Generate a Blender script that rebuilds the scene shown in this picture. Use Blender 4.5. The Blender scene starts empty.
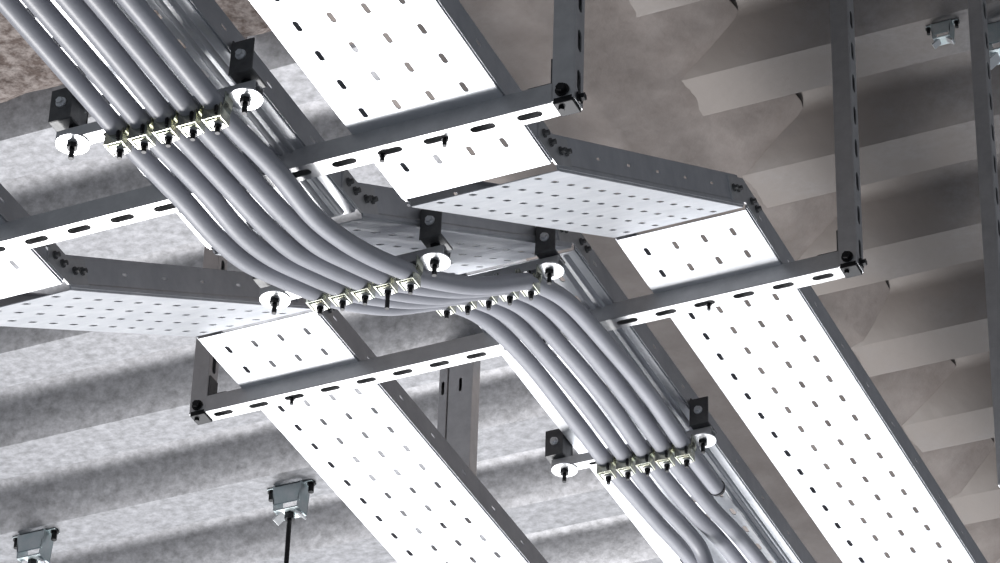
import bpy, bmesh, math, random
from mathutils import Vector, Matrix
random.seed(7)
S = bpy.context.scene
C = S.collection
R = math.radians

# ------------------------------------------------------------------ camera (eye at the origin, looking up at the ceiling services)
TH, RO, YAW = 0.613524, 0.032983, 0.437819
F = Vector((-math.sin(YAW)*math.cos(TH), math.cos(YAW)*math.cos(TH), math.sin(TH)))
Rt = Vector((math.cos(YAW), math.sin(YAW), 0)); U = Rt.cross(F)
R2 = math.cos(RO)*Rt + math.sin(RO)*U
U2 = -math.sin(RO)*Rt + math.cos(RO)*U
cd = bpy.data.cameras.new('camera'); cam = bpy.data.objects.new('camera', cd); C.objects.link(cam)
cd.sensor_width = 36; cd.lens = 36*3561.06/1000; cd.clip_end = 200
cam.matrix_world = Matrix(((R2.x, U2.x, -F.x, 0), (R2.y, U2.y, -F.y, 0), (R2.z, U2.z, -F.z, 0), (0, 0, 0, 1)))
S.camera = cam

# ------------------------------------------------------------------ world and lights
w = bpy.data.worlds.new('world'); S.world = w; w.use_nodes = True
nt = w.node_tree; bg = nt.nodes['Background']
bg.inputs[0].default_value = (0.82, 0.9, 1.0, 1); bg.inputs[1].default_value = 0.18

def area(name, loc, target, sx, sy, power, col):
    l = bpy.data.lights.new(name, 'AREA'); l.shape = 'RECTANGLE'; l.size = sx; l.size_y = sy
    l.energy = power; l.color = col
    o = bpy.data.objects.new(name, l); C.objects.link(o); o.location = loc
    o.rotation_euler = (Vector(target)-Vector(loc)).to_track_quat('-Z', 'Y').to_euler()
    return o
area('added_ground_glow', (-6.0, 12.5, -1.4), (-3.4, 8.5, 4.2), 8.0, 9.0, 800, (0.97, 0.985, 1))  # large unseen area light added below frame for glare on the metal undersides
area('added_low_key', (-5.6, 8.8, -1.3), (-2.9, 5.9, 4.3), 1.5, 1.5, 420, (1, 0.985, 0.97))  # smaller unseen key added low down for crisper shadows
S.view_settings.view_transform = 'Standard'; S.view_settings.look = 'None'
S.view_settings.exposure = 0.0; S.view_settings.gamma = 1; S.view_settings.use_curve_mapping = False

# ------------------------------------------------------------------ materials
def mat(name, col, rough=0.5, metal=0.0, noise=None, bump=None, col2=None):
    """noise=(scale, lo, hi) mixes col -> col2; bump=(scale, strength)"""
    m = bpy.data.materials.new(name); m.use_nodes = True
    t = m.node_tree; b = t.nodes['Principled BSDF']
    b.inputs['Roughness'].default_value = rough; b.inputs['Metallic'].default_value = metal
    b.inputs['Base Color'].default_value = (*col, 1)
    tc = t.nodes.new('ShaderNodeTexCoord')
    if noise:
        n = t.nodes.new('ShaderNodeTexNoise'); n.inputs['Scale'].default_value = noise[0]; n.inputs['Detail'].default_value = 5
        n.inputs['Roughness'].default_value = 0.65
        t.links.new(tc.outputs['Object'], n.inputs['Vector'])
        r = t.nodes.new('ShaderNodeValToRGB'); r.color_ramp.elements[0].position = noise[1]; r.color_ramp.elements[1].position = noise[2]
        r.color_ramp.elements[0].color = (*col, 1); r.color_ramp.elements[1].color = (*(col2 or col), 1)
        t.links.new(n.outputs['Fac'], r.inputs['Fac']); t.links.new(r.outputs['Color'], b.inputs['Base Color'])
    if bump:
        n2 = t.nodes.new('ShaderNodeTexNoise'); n2.inputs['Scale'].default_value = bump[0]; n2.inputs['Detail'].default_value = 4
        t.links.new(tc.outputs['Object'], n2.inputs['Vector'])
        bp = t.nodes.new('ShaderNodeBump'); bp.inputs['Strength'].default_value = bump[1]; bp.inputs['Distance'].default_value = 0.01
        t.links.new(n2.outputs['Fac'], bp.inputs['Height']); t.links.new(bp.outputs['Normal'], b.inputs['Normal'])
    return m

TRAY = mat('galvanised_tray', (0.6, 0.615, 0.65), 0.45, 0.8, (14, .35, .7), (60, .05), (0.72, 0.73, 0.76))
STRUT = mat('galvanised_strut', (0.6, 0.6, 0.61), 0.45, 0.8, (25, .3, .7), (80, .06), (0.72, 0.72, 0.73))
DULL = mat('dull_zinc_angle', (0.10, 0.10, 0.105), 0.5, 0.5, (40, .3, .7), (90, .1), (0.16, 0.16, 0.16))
BRIGHT = mat('bright_zinc', (0.85, 0.86, 0.88), 0.28, 0.6)
DARK = mat('blackened_steel', (0.02, 0.02, 0.022), 0.4, 0.6)
CLEAT = mat('cleat_zinc', (0.42, 0.46, 0.42), 0.25, 0.9, (60, .35, .65), None, (0.6, 0.58, 0.46))
CABLE = mat('grey_cable_sheath', (0.31, 0.315, 0.35), 0.42, 0.0, (9, .3, .7), (120, .04), (0.36, 0.365, 0.41))
CAP = mat('dark_cable_end', (0.05, 0.05, 0.055), 0.5)
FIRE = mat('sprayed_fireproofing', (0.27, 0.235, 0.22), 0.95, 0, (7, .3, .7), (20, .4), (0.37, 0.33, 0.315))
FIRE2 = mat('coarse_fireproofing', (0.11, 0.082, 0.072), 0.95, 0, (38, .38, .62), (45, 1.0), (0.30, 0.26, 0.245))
TEAL = mat('blue_zinc', (0.55, 0.66, 0.68), 0.35, 0.5, (30, .3, .7), None, (0.75, 0.8, 0.82))

def deck_mat():
    m = bpy.data.materials.new('steel_deck'); m.use_nodes = True
    t = m.node_tree; L = t.links; b = t.nodes['Principled BSDF']
    b.inputs['Roughness'].default_value = 0.5; b.inputs['Metallic'].default_value = 0.5
    tc = t.nodes.new('ShaderNodeTexCoord')
    mp = t.nodes.new('ShaderNodeMapping'); mp.inputs['Scale'].default_value = (0.8, 1, 1)
    L.new(tc.outputs['Object'], mp.inputs['Vector'])
    n = t.nodes.new('ShaderNodeTexNoise'); n.inputs['Scale'].default_value = 42; n.inputs['Detail'].default_value = 6; n.inputs['Roughness'].default_value = .7
    L.new(mp.outputs[0], n.inputs['Vector'])
    r = t.nodes.new('ShaderNodeValToRGB'); r.color_ramp.elements[0].position = .22; r.color_ramp.elements[1].position = .8
    r.color_ramp.elements[0].color = (0.13, 0.13, 0.135, 1); r.color_ramp.elements[1].color = (0.40, 0.40, 0.425, 1)
    L.new(n.outputs['Fac'], r.inputs['Fac'])
    # brown overspray left on the sheets beside the fireproofed beam
    sx = t.nodes.new('ShaderNodeSeparateXYZ'); L.new(tc.outputs['Object'], sx.inputs[0])
    mr = t.nodes.new('ShaderNodeMapRange'); mr.inputs['From Min'].default_value = -2.3; mr.inputs['From Max'].default_value = -1.35
    mr.inputs['To Min'].default_value = 1.0; mr.inputs['To Max'].default_value = 0.0
    L.new(sx.outputs[0], mr.inputs['Value'])
    g = t.nodes.new('ShaderNodeMath'); g.operation = 'GREATER_THAN'; g.inputs[1].default_value = -3.0
    L.new(sx.outputs[0], g.inputs[0])
    n3 = t.nodes.new('ShaderNodeTexNoise'); n3.inputs['Scale'].default_value = 5; n3.inputs['Detail'].default_value = 5
    L.new(tc.outputs['Object'], n3.inputs['Vector'])
    ad = t.nodes.new('ShaderNodeMath'); ad.operation = 'MULTIPLY_ADD'; ad.inputs[1].default_value = 1.2; ad.inputs[2].default_value = -0.6
    L.new(n3.outputs['Fac'], ad.inputs[0])
    a2 = t.nodes.new('ShaderNodeMath'); a2.operation = 'ADD'; a2.use_clamp = True
    L.new(mr.outputs[0], a2.inputs[0]); L.new(ad.outputs[0], a2.inputs[1])
    mu = t.nodes.new('ShaderNodeMath'); mu.operation = 'MULTIPLY'; L.new(a2.outputs[0], mu.inputs[0]); L.new(g.outputs[0], mu.inputs[1])
    mx = t.nodes.new('ShaderNodeMix'); mx.data_type = 'RGBA'
    L.new(mu.outputs[0], mx.inputs['Factor']); L.new(r.outputs['Color'], mx.inputs['A']); mx.inputs['B'].default_value = (0.26, 0.228, 0.212, 1)
    mm = t.nodes.new('ShaderNodeMath'); mm.operation = 'MULTIPLY_ADD'; mm.inputs[1].default_value = -0.5; mm.inputs[2].default_value = 0.5
    L.new(mu.outputs[0], mm.inputs[0]); L.new(mm.outputs[0], b.inputs['Metallic'])
    L.new(mx.outputs['Result'], b.inputs['Base Color'])
    n2 = t.nodes.new('ShaderNodeTexNoise'); n2.inputs['Scale'].default_value = 22; n2.inputs['Detail'].default_value = 3
    L.new(tc.outputs['Object'], n2.inputs['Vector'])
    bp = t.nodes.new('ShaderNodeBump'); bp.inputs['Strength'].default_value = 0.13; bp.inputs['Distance'].default_value = 0.012
    L.new(n2.outputs['Fac'], bp.inputs['Height']); L.new(bp.outputs['Normal'], b.inputs['Normal'])
    return m
DECK = deck_mat()

# ------------------------------------------------------------------ mesh helpers
class MB:
    def __init__(s): s.v = []; s.f = []
    def add(s, vs, fs, M=None):
        o = len(s.v)
        s.v += [tuple(M @ Vector(v)) if M else tuple(v) for v in vs]
        s.f += [tuple(i+o for i in f) for f in fs]
    def box(s, x0, x1, y0, y1, z0, z1, M=None):
        vs = [(x, y, z) for x in (x0, x1) for y in (y0, y1) for z in (z0, z1)]
        s.add(vs, [(0, 1, 3, 2), (4, 6, 7, 5), (0, 4, 5, 1), (2, 3, 7, 6), (0, 2, 6, 4), (1, 5, 7, 3)], M)
    def cyl(s, p0, p1, r, n=12, r2=None):
        p0 = Vector(p0); p1 = Vector(p1); d = (p1-p0).normalized()
        a = d.orthogonal().normalized(); b = d.cross(a); r2 = r if r2 is None else r2
        vs = []
        for p, q in ((p0, r), (p1, r2)):
            for i in range(n):
                t = 2*math.pi*i/n; vs.append(p + a*math.cos(t)*q + b*math.sin(t)*q)
        fs = [(i, (i+1) % n, n+(i+1) % n, n+i) for i in range(n)] + [tuple(range(n))[::-1], tuple(range(n, 2*n))]
        s.add(vs, fs)
    def tube(s, pts, r, n=16, caps=True):
        pts = [Vector(p) for p in pts]; o = len(s.v); a = None
        for i, p in enumerate(pts):
            d = (pts[min(i+1, len(pts)-1)] - pts[max(i-1, 0)]).normalized()
            a = d.orthogonal().normalized() if a is None else (a - d*a.dot(d)).normalized()
            b = d.cross(a)
            for k in range(n):
                t = 2*math.pi*k/n; s.v.append(tuple(p + a*math.cos(t)*r + b*math.sin(t)*r))
        for i in range(len(pts)-1):
            for k in range(n):
                s.f.append((o+i*n+k, o+i*n+(k+1) % n, o+(i+1)*n+(k+1) % n, o+(i+1)*n+k))
        if caps:
            s.f.append(tuple(o+k for k in range(n))[::-1]); s.f.append(tuple(o+(len(pts)-1)*n+k for k in range(n)))
    def sheet(s, u0, u1, v0, v1, us, vs, su, sv, M):
        """flat sheet in the local xy plane, with rounded slots su x sv centred on every (u, v) of us x vs"""
        def brk(a, b, cs, hs):
            g = [a]; hol = []
            for c in cs:
                lo, hi = c-hs, c+hs
                if lo > g[-1]+1e-6: g.append(lo); hol.append(None)
                g.append(hi); hol.append(c)
            if b > g[-1]+1e-6: g.append(b); hol.append(None)
            return g, hol
        us = [u for u in us if u-su*.62 > u0 and u+su*.62 < u1]
        vs = [v for v in vs if v-sv*.62 > v0 and v+sv*.62 < v1]
        gu, hu = brk(u0, u1, us, su*.6); gv, hv = brk(v0, v1, vs, sv*.6)
        idx = {}; V = []; Fc = []
        for i, a in enumerate(gu):
            for j, b in enumerate(gv): idx[i, j] = len(V); V.append((a, b, 0))
        for i in range(len(hu)):
            for j in range(len(hv)):
                c = [idx[i, j], idx[i+1, j], idx[i+1, j+1], idx[i, j+1]]
                if hu[i] is None or hv[j] is None: Fc.append(tuple(c)); continue
                cu, cv = hu[i], hv[j]; r = min(su, sv)/2; o = len(V)
                eu, ev = su/2-r, sv/2-r
                for q, (sx, sy) in enumerate(((-1, -1), (1, -1), (1, 1), (-1, 1))):
                    for k in range(3):
                        t = math.pi + q*math.pi/2 + k*math.pi/4
                        V.append((cu+sx*eu+r*math.cos(t), cv+sy*ev+r*math.sin(t), 0))
                for q in range(4):
                    q2 = (q+1) % 4
                    # corner q owns points 3q..3q+2
                    Fc.append((c[q], o+3*q+2, o+3*q+1, o+3*q))
                    Fc.append((c[q], c[q2], o+3*q2, o+3*q+2))
        s.add(V, Fc, M)
    def build(s, name, m, parent=None, solid=0, smooth=False, bevel=0):
        me = bpy.data.meshes.new(name); me.from_pydata(s.v, [], s.f); me.materials.append(m)
        bm = bmesh.new(); bm.from_mesh(me); bmesh.ops.remove_doubles(bm, verts=bm.verts, dist=1e-5)
        bmesh.ops.recalc_face_normals(bm, faces=bm.faces); bm.to_mesh(me); bm.free()
        o = bpy.data.objects.new(name, me); C.objects.link(o)
        if smooth: me.shade_smooth()
        if solid:
            md = o.modifiers.new('solid', 'SOLIDIFY'); md.thickness = solid; md.offset = 0
        if bevel:
            md = o.modifiers.new('bevel', 'BEVEL'); md.width = bevel; md.segments = 2; md.limit_method = 'ANGLE'
        if parent:
            o.parent = parent; o.matrix_parent_inverse = Matrix.Translation(-Vector(parent.location))
        return o

def thing(name, label, cat, loc=(0, 0, 0), group=None):
    o = bpy.data.objects.new(name, None); C.objects.link(o); o.location = loc; o.empty_display_size = .1
    o['label'] = label; o['category'] = cat
    if group: o['group'] = group
    return o
def tag(o, label, cat, group=None):
    o['label'] = label; o['category'] = cat
    if group: o['group'] = group
    return o
def frame(origin, ex, ey, ez):
    ex, ey, ez = Vector(ex), Vector(ey), Vector(ez); o = Vector(origin)
    return Matrix(((ex.x, ey.x, ez.x, o.x), (ex.y, ey.y, ez.y, o.y), (ex.z, ey.z, ez.z, o.z), (0, 0, 0, 1)))

Z1, Z2 = 3.956, 4.555            # undersides of the low and the high tray runs
YA, YB = 4.563, 6.03             # the two trapeze hangers
YS0, YS1 = 4.80, 5.80            # foot and head of the sloping tray pieces
ANG = math.atan2(Z2-Z1, YS1-YS0)
DZ, DR = 5.60, 0.13              # deck: lower flats, rib depth
SW = 0.041

# ------------------------------------------------------------------ ceiling: trapezoidal steel deck
def deck():
    y = 7.0-9*0.431; xs = [-12, -8, -5, -3, -1, 2, 5]
    rib = [(0, 0), (.155, 0), (.175, DR), (.235, DR), (.27, DR), (.31, DR-.003), (.342, DR-.012), (.368, DR-.030)]
    prof = []; sm = []
    while y < 13:
        prof += [(y+a, DZ+h) for a, h in rib]; sm += [False, False, True, True, True, True, True, True]
        y += 0.431
    n = len(prof); b = MB()
    b.add([(x, p[0], p[1]) for x in xs for p in prof],
          [(i*n+j, i*n+j+1, (i+1)*n+j+1, (i+1)*n+j) for i in range(len(xs)-1) for j in range(n-1)])
    o = b.build('ceiling', DECK, None, solid=.002); o['kind'] = 'structure'
    for p in o.data.polygons:
        yy = (p.center.y-(7.0-9*.431)) % .431
        p.use_smooth = yy > .2
deck()

# fireproofed beams: rough swept profiles
from mathutils import noise as mn
def rough_beam(name, prof, a0, a1, axis, label, seg=.03, m_=None):
    n = int((a1-a0)/seg); b = MB(); P = []
    for i in range(len(prof)-1):
        p, q = Vector(prof[i]), Vector(prof[i+1]); k = max(1, int((q-p).length/seg))
        for j in range(k): P.append(p.lerp(q, j/k))
    P.append(Vector(prof[-1])); m = len(P); vs = []
    cx = sum(p.x for p in P)/m
    for i in range(n+1):
        a = a0+(a1-a0)*i/n
        for j, p in enumerate(P):
            q = Vector((p.x, a, p.y)) if axis == 'y' else Vector((a, p.x, p.y))
            d = mn.fractal(q*4, 0.9, 2, 4)*.014 + mn.noise(q*30)*.004
            edge = 2.2 if j < 7 or j > m-8 else 1
            off = (mn.noise(Vector((a*2.3, p.x*1.2, 3.1)))*.10 + mn.noise(Vector((a*9, p.x, 7.7)))*.035)*(1 if edge > 1 else 0)
            s = 1 if p.x > cx else -1
            if axis == 'y': vs.append((q.x+off*s+d*.5*s, q.y, q.z+d if edge == 1 else q.z))
            else: vs.append((q.x, q.y+off*s+d*.5*s, q.z+d if edge == 1 else q.z))
    b.add(vs, [(i*m+j, i*m+j+1, (i+1)*m+j+1, (i+1)*m+j) for i in range(n) for j in range(m-1)])
    o = b.build(name, m_ or FIRE, None, smooth=True)
    return tag(o, label, 'beam')
T = DZ+.01
rough_beam('fireproofed_beam', [(-3.46, T+.1), (-3.3, T), (-3.14, T-.07), (-3.04, T-.13), (-2.78, T-.13), (-2.70, T-.08), (-2.58, T), (-2.42, T+.1)], 5.0, 12.0, 'y',
           'long brown sprayed ceiling beam running beside the perforated trays, widest in the upper middle')
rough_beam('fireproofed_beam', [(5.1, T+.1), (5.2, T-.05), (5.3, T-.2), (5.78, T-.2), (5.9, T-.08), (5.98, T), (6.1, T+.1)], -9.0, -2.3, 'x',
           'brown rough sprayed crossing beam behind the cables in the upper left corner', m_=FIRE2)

# ------------------------------------------------------------------ slotted strut channel
def strut(b, M, L, ph, pitch=.0925, w=SW, h=SW, slot=(.050, .017)):
    """channel along local +x from 0..L, slotted back on local z=0 facing -z, lips at z=h"""
    us = [ph+pitch*k for k in range(int(L/pitch)+2)]
    b.sheet(0, L, 0, w, us, [w/2], slot[0], slot[1], M)
    b.add([(0, 0, 0), (L, 0, 0), (L, 0, h), (0, 0, h), (0, .009, h), (L, .009, h), (L, .009, h-.007), (0, .009, h-.007)],
          [(0, 1, 2, 3), (3, 2, 5, 4), (4, 5, 6, 7)], M)
    b.add([(0, w, 0), (L, w, 0), (L, w, h), (0, w, h), (0, w-.009, h), (L, w-.009, h), (L, w-.009, h-.007), (0, w-.009, h-.007)],
          [(0, 1, 2, 3), (3, 2, 5, 4), (4, 5, 6, 7)], M)
    b.add([(0, .009, h-.003), (L, .009, h-.003), (L, w-.009, h-.003), (0, w-.009, h-.003)], [(0, 1, 2, 3)], M)  # sheet added between the lips to keep the slots dark inside

def bolt(b, p, d, r=.008, l=.012):
    p = Vector(p); d = Vector(d).normalized()
    b.cyl(p, p+d*.003, r*1.5, 14); b.cyl(p+d*.003, p+d*l, r, 6)

def one_bolt(parent, p, d, r=.008, l=.012, m=None, name='bolt'):
    b = MB(); bolt(b, p, d, r, l); return b.build(name, m or DARK, parent)

def trapeze(x0, x1, y, ztop, ph, label, top):
    zb = ztop-SW
    t = thing('trapeze_hanger', label, 'hanger', ((x0+x1)/2, y, top), 'slotted strut trapeze hangers')
    b = MB(); strut(b, frame((x0, y, zb), (1, 0, 0), (0, 1, 0), (0, 0, 1)), x1-x0, ph-x0)
    b.build('crossbar', STRUT, t, solid=.0025)
    for x, sgn in ((x1, 1), (x0-SW, -1)):
        b = MB(); H = top-zb
        # slotted back faces right (+x); open side left
        strut(b, frame((x+SW, y, zb), (0, 0, 1), (0, 1, 0), (-1, 0, 0)), H, .05)
        b.build('post', STRUT, t, solid=.0025)
        b = MB(); b.box(x-.02, x+SW+.02, y-.03, y+SW+.03, top-.004, top+.004); b.build('base_plate', DULL, t, bevel=.002)
        b = MB(); b.box(x+.001, x+SW-.001, y-.001, y+SW-.001, zb-.006, zb+.008); b.build('end_cap', DARK, t, bevel=.002)
        b = MB(); xe = x if sgn > 0 else x+SW
        # corner angle with its bolts
        b.box(min(xe, xe-sgn*.05), max(xe, xe-sgn*.05), y+.002, y+SW-.002, ztop, ztop+.005)
        b.box(min(xe, xe-sgn*.005), max(xe, xe-sgn*.005), y+.002, y+SW-.002, ztop, ztop+.06)
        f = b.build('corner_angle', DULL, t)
        one_bolt(t, (x+SW+.002, y+SW/2, zb+.012), (1, 0, 0), .008, .012); one_bolt(t, (x+.02, y-.002, zb+.020), (0, -1, 0), .009, .012)
        one_bolt(t, (x+.012, y+.014, zb-.001), (0, 0, -1), .006, .012)
    return t
trapeze(-3.62, -2.045, YA, Z1, -3.5775, 'slotted metal hanger crossing the upper left, its post rising at top centre', 5.6)
trapeze(-3.57, -2.008, YB, Z2, -3.533, 'slotted metal hanger crossing the lower middle, its tall right post left of the plain post', 5.728)

# ------------------------------------------------------------------ cable trays
PX, PY, TH_ = .0668, .0885, .07
def tray_section(x0, M, s0, s1, ph, w=.3, ribs=False):
    b = MB()
    us = [x0+.0463+PX*k for k in range(4)]
    k0 = math.ceil((s0-ph)/PY); vs = [ph+PY*k for k in range(k0, k0+int((s1-s0)/PY)+2)]
    b.sheet(x0, x0+w, s0, s1, us, vs, .0105, .031, M)
    for x, sg in ((x0, 1), (x0+w, -1)):
        Ms = M @ frame((x, 0, 0), (0, 0, 1), (0, 1, 0), (1, 0, 0))
        b.sheet(0, TH_, s0, s1, [.04], [v+.03 for v in vs[::2]], .006, .022, Ms)
        b.add([(x, s0, TH_), (x, s1, TH_), (x+sg*.014, s1, TH_), (x+sg*.014, s0, TH_)], [(0, 1, 2, 3)], M)
        # rolled stiffening rib along the foot of each side
        b.add([(x-sg*.0025, s0, .004), (x-sg*.0025, s1, .004), (x-sg*.0025, s1, .011), (x-sg*.0025, s0, .011), (x, s0, .015), (x, s1, .015)],
              [(0, 1, 2, 3), (3, 2, 5, 4)], M)
    return b

def tray(x0, label, ystart, yend, ph1, ph2, w=.3, ribs=False):
    t = thing('cable_tray', label, 'cable tray', (x0+.15, YS0, Z1), 'perforated cable trays stepping up')
    M1 = Matrix.Translation((0, 0, Z1)); M2 = Matrix.Translation((0, 0, Z2))
    MS = frame((0, YS0, Z1), (1, 0, 0), (0, math.cos(ANG), math.sin(ANG)), (0, -math.sin(ANG), math.cos(ANG)))
    LS = math.hypot(YS1-YS0, Z2-Z1)
    tray_section(x0, M1, ystart, YS0-.022, ph1, w).build('low_level_section', TRAY, t, solid=.0018)
    tray_section(x0, MS, .012, LS-.006, .05, w).build('sloping_section', TRAY, t, solid=.0018)
    tray_section(x0, M2, YS1+.010, yend, ph2, w).build('high_level_section', TRAY, t, solid=.0018)
    if ribs:                      # pressed stiffening ribs along the right half of the floor
        for ya, yb, z in ((ystart, YS0-.03, Z1), (YS1+.02, yend, Z2)):
            for dx in (.220, .268, .290):
                b = MB(); r = .0065; n = 8; vs = []
                for yy in (ya, yb):
                    for q in range(n+1):
                        a = math.pi*q/n; vs.append((x0+dx+r*math.cos(a), yy, z-.0005-r*.8*math.sin(a)))
                b.add(vs, [(q, q+1, n+2+q, n+1+q) for q in range(n)]+[tuple(range(n+1)), tuple(range(n+1, 2*n+2))])
                b.build('stiffening_rib', TRAY, t, smooth=True)
    for x, sg in ((x0, -1), (x0+w, 1)):
        for (yc, zc, a0, a1) in ((YS0, Z1, 0, ANG), (YS1, Z2, ANG, 0)):
            b = MB(); e = .0035*sg
            def pt(d, h):
                a = a0 if d < 0 else a1
                bis = (a0+a1)/2
                if d == 0: return (yc-math.sin(bis)*h/math.cos((a1-a0)/2), zc+math.cos(bis)*h/math.cos((a1-a0)/2))
                return (yc+d*math.cos(a)-math.sin(a)*h, zc+d*math.sin(a)+math.cos(a)*h)
            for d0, d1 in ((-.085, 0), (0, .085)):
                q = [pt(d0, .010), pt(d1, .010), pt(d1, .064), pt(d0, .064)]
                b.add([(x+e*k, yy, zz) for k in (.3, 1.3) for yy, zz in q],
                      [(0, 1, 2, 3), (7, 6, 5, 4), (0, 4, 5, 1), (1, 5, 6, 2), (2, 6, 7, 3), (3, 7, 4, 0)])
            sp = b.build('splice_plate', STRUT, t)
            for d in (-.065, -.035, .035, .065):
                yy, zz = pt(d, .038); one_bolt(sp, (x+e*1.3, yy, zz), (sg, 0, 0), .0058, .011, DULL)
    for yc, zc, xs in ((YA, Z1, (.05, .175)), (YB, Z2, (.12,))):
        for xx in xs:
            one_bolt(t, (x0+xx, yc+SW*.6, zc-SW-.0015), (0, 0, -1), .0045, .016, None, 'hold_down_bolt')
    return t
tray(-2.442, 'right hand perforated tray, wide and empty, climbing to the lower right corner', 2.6, 9.6, 4.333, 6.228)
tray(-3.476, 'left hand perforated tray, wide and empty, leaving at the bottom centre', 3.2, 9.6, 4.333, 6.228)
tray(-2.857, 'middle perforated tray directly above the bundle of grey cables', 2.6, 9.6, 4.30, 6.25, .314, True)

# ------------------------------------------------------------------ cables
BR = [(4.296, 3.870), (5.076, 4.034), (5.625, 4.374), (6.52, 4.480)]   # brackets: y, z under the bar
CX = [-2.760+.049*i for i in range(5)]
CR = .0192
def spline(P, n=10):
    out = []
    for i in range(len(P)-1):
        p0, p1, p2, p3 = P[max(i-1, 0)], P[i], P[i+1], P[min(i+2, len(P)-1)]
        for k in range(n):
            t = k/n
            out.append(tuple(.5*((2*p1[a])+(-p0[a]+p2[a])*t+(2*p0[a]-5*p1[a]+4*p2[a]-p3[a])*t*t+(-p0[a]+3*p1[a]-3*p2[a]+p3[a])*t**3) for a in range(3)))
    out.append(tuple(P[-1])); return out
words = ['leftmost of the five grey cables', 'second grey cable from the left, bending at the lower end', 'third and middle one of the five grey cables',
         'fourth grey cable from the left', 'rightmost of the five grey cables, cut off below the last bracket']
for i, x in enumerate(CX):
    j = lambda a: random.uniform(-a, a)
    P = [(x+j(.003)-.01, 2.6, 3.85), (x+j(.003)-.008, 3.3, 3.85+j(.003)), (x+j(.003)-.003, 3.9, 3.856), (x, 4.26, 3.852), (x, 4.33, 3.852),
         (x+j(.003), 4.5, 3.864+j(.002)), (x+j(.003), 4.65, 3.872+j(.002)), (x+j(.003), 4.77, 3.895), (x+j(.002), 4.9, 3.942), (x, 5.05, 4.004), (x, 5.11, 4.030), (x+j(.003), 5.35, 4.168+j(.004)),
         (x, 5.59, 4.332), (x, 5.66, 4.368), (x+j(.003), 5.82, 4.428), (x+j(.003), 6.04, 4.456), (x+j(.003), 6.27, 4.466), (x, 6.48, 4.461), (x, 6.56, 4.461)]
    if i == 4: P += [(x, 6.62, 4.462), (x+.002, 6.70, 4.462)]
    elif i == 1: P += [(x, 6.7, 4.462), (x+.012, 6.84, 4.46), (x+.022, 6.93, 4.44), (x+.022, 6.99, 4.37), (x+.012, 7.02, 4.25), (x, 7.02, 3.9)]
    else: P += [(x, 6.8, 4.475), (x+j(.004), 7.1, 4.50), (x+j(.006), 8.0, 4.505), (x+j(.006), 9.5, 4.505)]
    P = [(p[0]+.008*min(1, max(0, (p[1]-5.1)/.5)), p[1], p[2]-.0015) for p in P]
    b = MB(); b.tube(spline(P), CR, 18)
    if i == 4:
        t = thing('power_cable', words[i], 'cable', (x, 4.3, 3.91), 'grey cables clamped under the middle tray')
        b.build('sheath', CABLE, t, smooth=True)
        p, q = Vector(P[-2]), Vector(P[-1]); d = (q-p).normalized()
        c = MB(); c.cyl(q, q+d*.012, CR*1.12, 18, CR*.9); c.build('end_cap', CAP, t)
    else:
        tag(b.build('power_cable', CABLE, None, smooth=True), words[i], 'cable', 'grey cables clamped under the middle tray')

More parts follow.
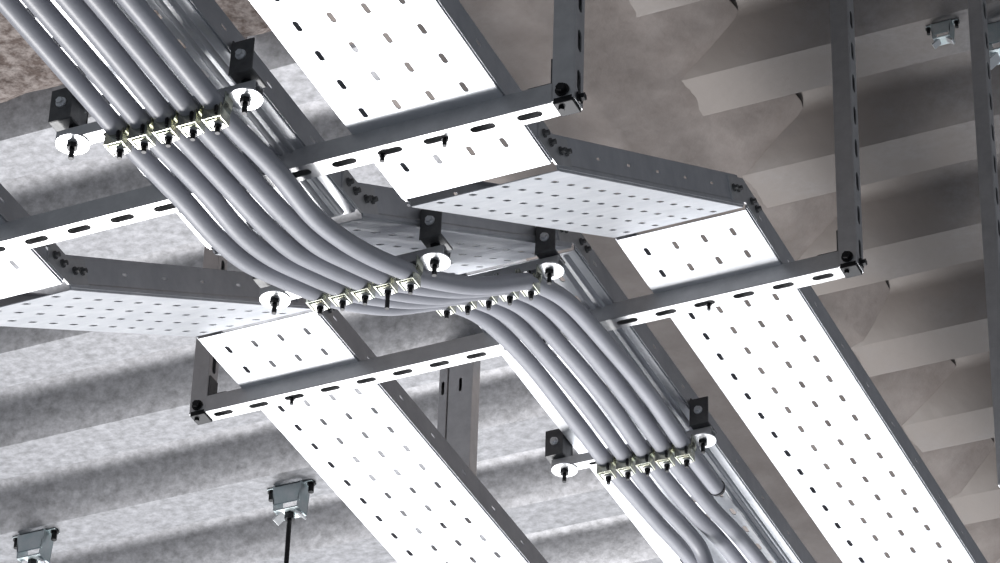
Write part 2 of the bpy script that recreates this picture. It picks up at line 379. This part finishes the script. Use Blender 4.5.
# ------------------------------------------------------------------ cable brackets with cleats
BL = ['cable bracket nearest the top left, under the low end of the cables', 'cable bracket at the picture centre, where the cables start to climb',
      'cable bracket at the head of the slope, just right of centre', 'lowest cable bracket, below the right hand end of the long hanger']
for k, (y, zb) in enumerate(BR):
    t = thing('cable_bracket', BL[k], 'bracket', (-2.693, y, zb), 'cable brackets under the middle tray')
    h = .021
    x0 = -2.80 if k == 2 else -2.895
    b = MB(); strut(b, frame((x0, y-.015, zb), (1, 0, 0), (0, 1, 0), (0, 0, 1)), -2.492-x0, .045, .06, w=.030, h=h, slot=(.03, .011))
    b.build('bar', STRUT, t, solid=.002)
    tb = {0: Z1, 1: Z1+(y-YS0)*math.tan(ANG), 2: Z1+(y-YS0)*math.tan(ANG), 3: Z2}[k]
    for x, sg in ((-2.868, -1), (-2.518, 1)):
        if k == 2 and sg < 0: continue
        b = MB(); b.cyl((x, y, zb-.036), (x, y, tb-.036), .005, 10); b.build('threaded_rod', DARK, t)
        b = MB(); b.cyl((x, y, zb-.004), (x, y, zb-.001), .031, 28); b.build('washer', BRIGHT, t)
        for za in (zb-.014, tb-.061):
            b = MB(); b.cyl((x, y, za), (x, y, za+.010), .0105, 6); b.build('nut', DARK, t)
        xs = -2.8605 if sg < 0 else -2.5395          # tray side
        b = MB(); f = tb-.050
        xa, xb = sorted((xs, xs+sg*.004)); b.box(xa, xb, y-.028, y+.028, f, tb+.028)
        xa, xb = sorted((xs, xs+sg*.046)); b.box(xa, xb, y-.028, y+.028, f, f+.005)
        b.box(xa, xb, y-.030, y-.026, f, tb+.022)
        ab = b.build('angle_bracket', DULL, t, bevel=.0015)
        b = MB(); bolt(b, (xs+sg*.022, y-.030, tb-.012), (0, -1, 0), .007, .010); b.build('bolt', BRIGHT, ab)
        b = MB(); bolt(b, (xs+sg*.004, y+.008, tb+.008), (sg, 0, 0), .008, .012); b.build('bolt', BRIGHT, ab)
    sl = {0: 0, 1: ANG*.85, 2: ANG*.8, 3: 0}[k]
    for q_, x in enumerate(CX):
        x += .008 if k > 1 else 0
        # strap slung under the cable from the bar, ear and screw on its right side
        b = MB(); yc = y-.016; zc = zb-CR; n = 14; rows = []
        for r in (CR+.0008, CR+.0034):
            for yy in (yc-.014, yc+.014):
                rw = [(x-r, yy, zb)]
                for q in range(n+1):
                    a = math.pi+math.pi*q/n; rw.append((x+r*math.cos(a), yy, zc+r*math.sin(a)))
                rw.append((x+r, yy, zb)); rows.append(rw)
        for q in range(len(rows[0])-1):
            b.add([rows[0][q], rows[0][q+1], rows[1][q+1], rows[1][q], rows[2][q], rows[2][q+1], rows[3][q+1], rows[3][q]],
                  [(0, 1, 2, 3), (7, 6, 5, 4), (0, 4, 5, 1), (3, 2, 6, 7)])
        # pressed jaw plate closing the strap under the cable
        zj = zc-CR-.0030; zk = zj-.012
        b.box(x-.013, x+.013, yc-.012, yc+.017, zk-.003, zk)
        b.box(x-.018, x+.018, yc-.020, yc-.016, zk-.003, zj+.016)
        b.box(x-.018, x-.015, yc-.020, yc+.016, zk-.003, zj+.006)
        b.box(x+.015, x+.018, yc-.020, yc+.016, zk-.003, zj+.010)
        cl = b.build('cleat', CLEAT, t, bevel=.0008)
        b = MB(); b.cyl((x+.002, yc+.004, zk-.0052), (x+.002, yc+.004, zk-.003), .0115, 18); b.build('washer', BRIGHT, cl)
        tip = .045 if (k == 1 and q_ == 3) else .022
        b = MB(); b.cyl((x+.002, yc+.004, zk-tip), (x+.002, yc+.004, zk-.004), .0046, 10); b.cyl((x+.002, yc+.004, zk-.012), (x+.002, yc+.004, zk-.0052), .0078, 6)
        b.build('bolt', DARK, cl)
        b = MB(); b.cyl((x+.010, yc-.0225, zk+.002), (x+.010, yc-.0225, zj+.020), .003, 8); b.build('screw', DARK, cl)
# ------------------------------------------------------------------ background posts
def post(name, x, y, z0, z1, label, w=SW, m=STRUT, base=True):
    t = thing(name, label, 'post', (x, y, z1))
    b = MB(); strut(b, frame((x+w, y, z0), (0, 0, 1), (0, 1, 0), (-1, 0, 0)), z1-z0, .05, w=w, h=w); b.build('channel', m, t, solid=.0025)
    b = MB(); b.box(x-.03, x+w+.03, y-.03, y+w+.03, z1-.005, z1+.003); b.build('base_plate', DULL, t)
    return t
post('strut_post', -1.80, 6.45, 4.15, DZ+.128, 'plain grey hanging post near the right edge, right of the tall hanger post', w=.034)
# double channel hanging between the left and middle trays
t = thing('double_channel', 'wide double metal channel hanging behind the lower hanger, between left and middle trays', 'channel', (-3.62, 7.47, DZ))
for xa, w_ in ((-3.664, .024), (-3.634, .072)):
    b = MB(); strut(b, frame((xa, 7.45, 4.75), (0, 0, 1), (1, 0, 0), (0, 1, 0)), DZ-4.75, .02, .35, w=w_, h=.045, slot=(.045, .009))
    b.build('channel', STRUT, t, solid=.0025)
b = MB(); b.box(-3.72, -3.53, 7.44, 7.51, DZ-.008, DZ-.001); b.build('base_plate', DULL, t)

# ------------------------------------------------------------------ deck hangers
def deck_hanger(x, y, rod, label, s=1.0):
    t = thing('deck_hanger', label, 'hanger clip', (x, y, DZ), 'clips fixed under the ceiling sheets')
    z = DZ-.002
    b = MB()
    b.box(x-.075*s, x+.075*s, y-.016*s, y+.016*s, z-.004, z)
    b.build('fixing_plate', TEAL, t, bevel=.001)
    b = MB()
    for sg in (-1, 1):
        vs = [(x+sg*.048*s, y+yy*s, z-.004) for yy in (-.03, .03)] + [(x+sg*.040*s, y+yy*s, z-.09*s) for yy in (-.03, .03)]
        vs += [(v[0]-sg*.004, v[1], v[2]) for v in vs]
        b.add(vs, [(0, 1, 3, 2), (4, 6, 7, 5), (0, 4, 5, 1), (2, 3, 7, 6), (0, 2, 6, 4), (1, 5, 7, 3)])
    b.box(x-.040*s, x+.040*s, y-.03*s, y+.03*s, z-.094*s, z-.09*s)
    b.box(x-.044*s, x+.044*s, y-.03*s, y-.024*s, z-.07*s, z-.01*s)
    b.build('clip_body', TEAL, t, bevel=.001)
    for sg in (-1, 1):
        b = MB(); bolt(b, (x+sg*.066*s, y, z-.004), (0, 0, -1), .009*s, .03*s); b.build('screw', DARK, t)
        b = MB()
        M = Matrix.Translation((x+sg*.03*s, y, z-.1*s)) @ Matrix.Rotation(sg*R(38), 4, 'Y')
        b.box(-.022*s, .022*s, -.018*s, .018*s, -.003, .003, M); b.build('wing_tab', BRIGHT, t, bevel=.001)
    if rod:
        b = MB(); b.cyl((x, y, z-rod), (x, y, z-.094*s), .0075, 10); b.cyl((x, y, z-.115*s), (x, y, z-.094*s), .016*s, 6); b.build('threaded_rod', DARK, t)
    return t
deck_hanger(-4.38, 7.94, .75, 'pale blue ceiling clip with black hanging rod, left of the left tray')
deck_hanger(-5.235, 7.90, 0.35, 'pale blue ceiling clip at the bottom left corner')
deck_hanger(-1.91, 6.60, 0, 'small bright ceiling clip just left of the plain post, top right', .55)
deck_hanger(-1.77, 6.66, 0, 'larger bright ceiling clip at the top right corner beside the plain post', 1.0)
